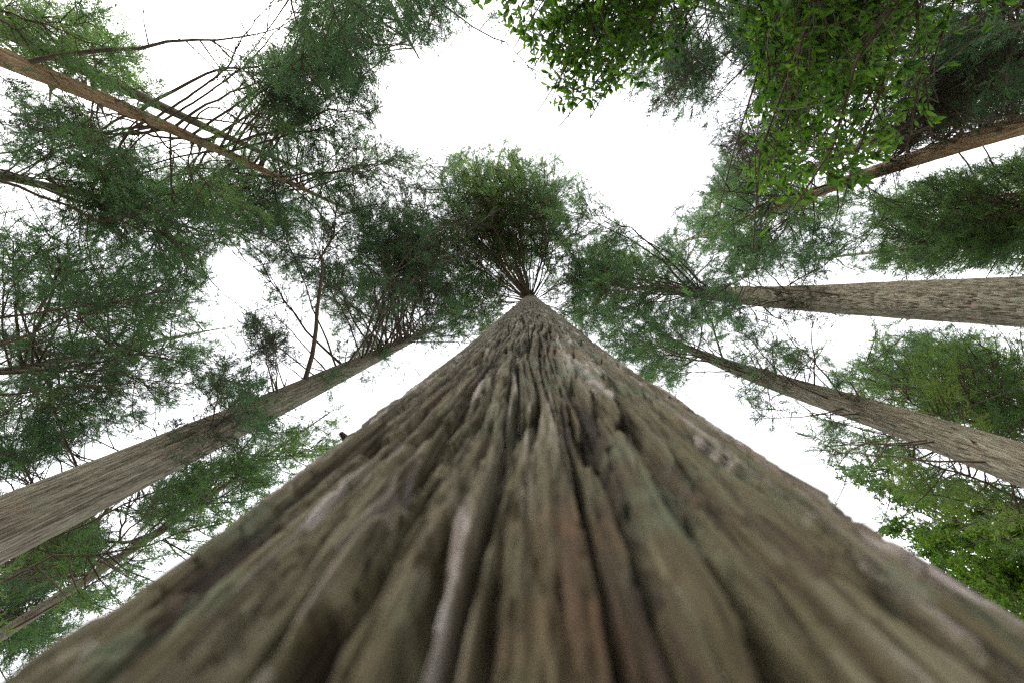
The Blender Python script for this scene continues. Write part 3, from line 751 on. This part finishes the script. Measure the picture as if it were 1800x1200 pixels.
T('cypress_tree', 'light green tree hanging below the brown knotty trunk at the right edge', (1960, 900), 12.0, 0.15, 20,
  [([(1450,755),(1540,745),(1640,790),(1760,850),(1800,890),(1700,905),(1600,880),(1500,845)], 21, 8, 14, 0.75)], cols=24, rows=60, seed=201, sp=dict(n2=4.6), lmax=5.5)
BL = dict(n2=6, n3=12, cords=16, clen=(0.09, 0.17), cwid=(0.03, 0.045), spread=1.3, rise=0.4, twig=(0.1, 0.3))
T('broadleaf_tree', 'yellow green round leaved tree low in the bottom right corner', (1760, 1010), 17.0, 0.13, 17,
  [([(1540,912),(1620,915),(1690,930),(1720,1000),(1680,1030),(1640,990),(1580,950)], 10, 11, 15, 0.75)], cols=24, rows=60, seed=213, sp=BL, lmax=5, leafmat=M_BROAD)
T('broadleaf_tree', 'fresh green tree with dark limbs at the right edge, bottom corner', (1830, 1000), 15.0, 0.14, 17,
  [([(1690,915),(1740,895),(1800,890),(1800,1070),(1720,1040),(1700,980)], 21, 9, 14, 0.80)], cols=24, rows=60, seed=225, sp=BL, lmax=5, leafmat=M_BROAD)

# ---- the near understory tree with large leaves
def leaf_shapes():
    out = []
    for k in range(5):
        L = 0.058; W = 0.0078 + 0.0010 * k; n = 5; V = []; Q = []
        fold = rng.uniform(0.15, 0.5); curl = rng.uniform(0.1, 0.35)
        for i in range(n):
            t = i / (n - 1); w = W * (math.sin(math.pi * min(1, t * 0.93 + 0.05)) ** 0.85) if 0 < t < 1 else 0.0008
            z = -curl * L * t * t
            V += [(L * t, -w, z + fold * w), (L * t, 0, z), (L * t, w, z + fold * w)]
        for i in range(n - 1):
            a = i * 3; Q += [(a, a + 3, a + 4, a + 1), (a + 1, a + 4, a + 5, a + 2)]
        out.append((np.array(V), np.array(Q)))
    return out

def understory():
    base = np.array([1.9, -3.9]); origin = np.array([*base, 0.0]); Hh = 5.6
    root = empty('broadleaf_tree', origin, 'near understory tree with large bright pointed leaves spreading in from the top right', 'tree', 'tall trees round the foreground trunk')
    A = np.linspace(-math.pi, math.pi, 24, endpoint=False); Z = np.linspace(-0.2, Hh, 60)
    rf = lambda z: 0.075 * np.clip(1 - z / (Hh + .3), 0.05, 1) ** 0.6 * (1 + 0.5 * np.exp(-z / 0.2))
    add_obj('trunk', trunk_mesh('trunk', 0, 0, rf, A, Z, 0.075, 0.03, 0.3, 0.003, 301, M_GREY), root)
    shapes = leaf_shapes()
    polys = [([(845,0),(1180,0),(1190,70),(1165,150),(1120,175),(1050,170),(985,205),(960,190),(950,120),(900,70)], 19, 2.9, 3.7),
             ([(1180,0),(1300,0),(1320,90),(1290,130),(1340,180),(1325,250),(1310,300),(1355,370),(1420,385),(1470,340),(1560,330),(1570,270),(1560,230),(1630,190),(1600,120),(1650,60),(1640,0)], 25, 2.5, 3.5)]
    Mx = []; tint = []
    hull = polys[0][0], polys[1][0]
    def in_hull(P):
        u, v = project(P); u = u + rng.normal(0, 12, len(u)); v = v + rng.normal(0, 12, len(v))
        return inside(hull[0], u, v) | inside(hull[1], u, v) | (v < 0)
    for pl, n, a, b in polys:
        for _ in range(n):
            c = sample_poly(pl); h = rng.uniform(a, b); T_ = at_height(c[0], c[1], h)
            z0 = np.clip(T_[2] - rng.uniform(0.1, 1.0), 2.4, Hh - 0.3)
            p0 = np.array([*base, z0]); P, L = limb_path(p0, T_, rng.uniform(-0.12, 0.02), 10, 0.13)
            tb = Tubes(); tb.add(P, (0.006 + 0.004 * L) * np.linspace(1, 0.2, 10), 6)
            n2 = int(30 + L * 5.0)
            t = 1 - 0.40 * rng.random(n2) ** 1.1; t[0] = 1.0
            q, tg = interp(P, t)
            for k in range(n2):
                dd = unit(tg[k] * 0.7 + rng.normal(size=3) * np.array([0.8, 0.8, 0.35])); l = rng.uniform(0.12, 0.62)
                e = q[k] + dd * l
                if not (in_hull(e[None])[0] and sky_keep(e[None], 4)[0] and sky_keep((e + dd * 0.1)[None], 4)[0]): continue
                tb.add(np.array([q[k], (q[k] + e) / 2 + np.array([0, 0, 0.03]), e]), np.array([0.004, 0.003, 0.002]), 4)
                tt = rng.beta(2, 2) * 0.8 + rng.normal(0, 0.08)
                for f, m in ((1.0, 7), (0.72, 4), (0.45, 3), (0.2, 2)):
                    for j in range(m):
                        th = rng.uniform(0, 6.283); s1 = unit(np.cross(dd, [0.1, 0.05, 1.0])); s2 = np.cross(s1, dd)
                        ld = unit(dd * rng.uniform(0.2, 1.1) + (s1 * math.cos(th) + s2 * 0.5 * math.sin(th)) + np.array([0, 0, -0.25]))
                        nz = unit(np.array([0, 0, 1.0]) + rng.normal(size=3) * 0.35); y = unit(np.cross(nz, ld)); z = np.cross(ld, y)
                        sc = rng.uniform(0.6, 1.3) * (1.0 if f == 1 else 0.85)
                        p = q[k] + (e - q[k]) * f
                        Mx.append((np.stack([ld, y, z], 1) * sc, p)); tint.append(np.clip(tt + rng.normal(0, 0.1), 0, 1))
            add_obj('branch', tb.mesh('branch', M_TWIG, origin), root); TOTAL['limbs'] += 1
    P = np.array([m[1] for m in Mx]); u, v = project(P)
    dist = np.linalg.norm(P - CAMP, axis=1)
    vis = (u > 0) & (u < 1800) & (v > 0) & (v < 1200)
    order = np.argsort(dist + 100 * (~vis))
    big = set(order[:300].tolist())
    meshes = {}
    for i in order[:300]:
        key = (int(rng.integers(5)), int(np.clip(tint[i] * 4, 0, 3.99)))
        if key not in meshes:
            Vv, Q = shapes[key[0]]; meshes[key] = mesh_from('leaf', Vv, [Q], M_BROAD, True, {'tint': np.full(len(Vv), (key[1] + 0.5) / 4)})
        o = add_obj('leaf', meshes[key], root)
        m3, p = Mx[i]; m = Matrix.Identity(4)
        for r_ in range(3):
            for c_ in range(3): m[r_][c_] = m3[r_][c_]
            m[r_][3] = p[r_] - origin[r_]
        o.matrix_local = m
    VV, QQ, TT, n0 = [], [], [], 0
    for i in range(len(Mx)):
        if i in big: continue
        Vv, Q = shapes[i % 5]; m3, p = Mx[i]
        VV.append(Vv @ m3.T + p - origin); QQ.append(Q + n0); n0 += len(Vv); TT.append(np.full(len(Vv), tint[i]))
    add_obj('crown', mesh_from('crown', np.concatenate(VV), [np.concatenate(QQ)], M_BROAD, True, {'tint': np.concatenate(TT)}), root, kind='stuff')
    print('UNDERSTORY leaves', len(Mx))
understory()
print('TOTALS', TOTAL)
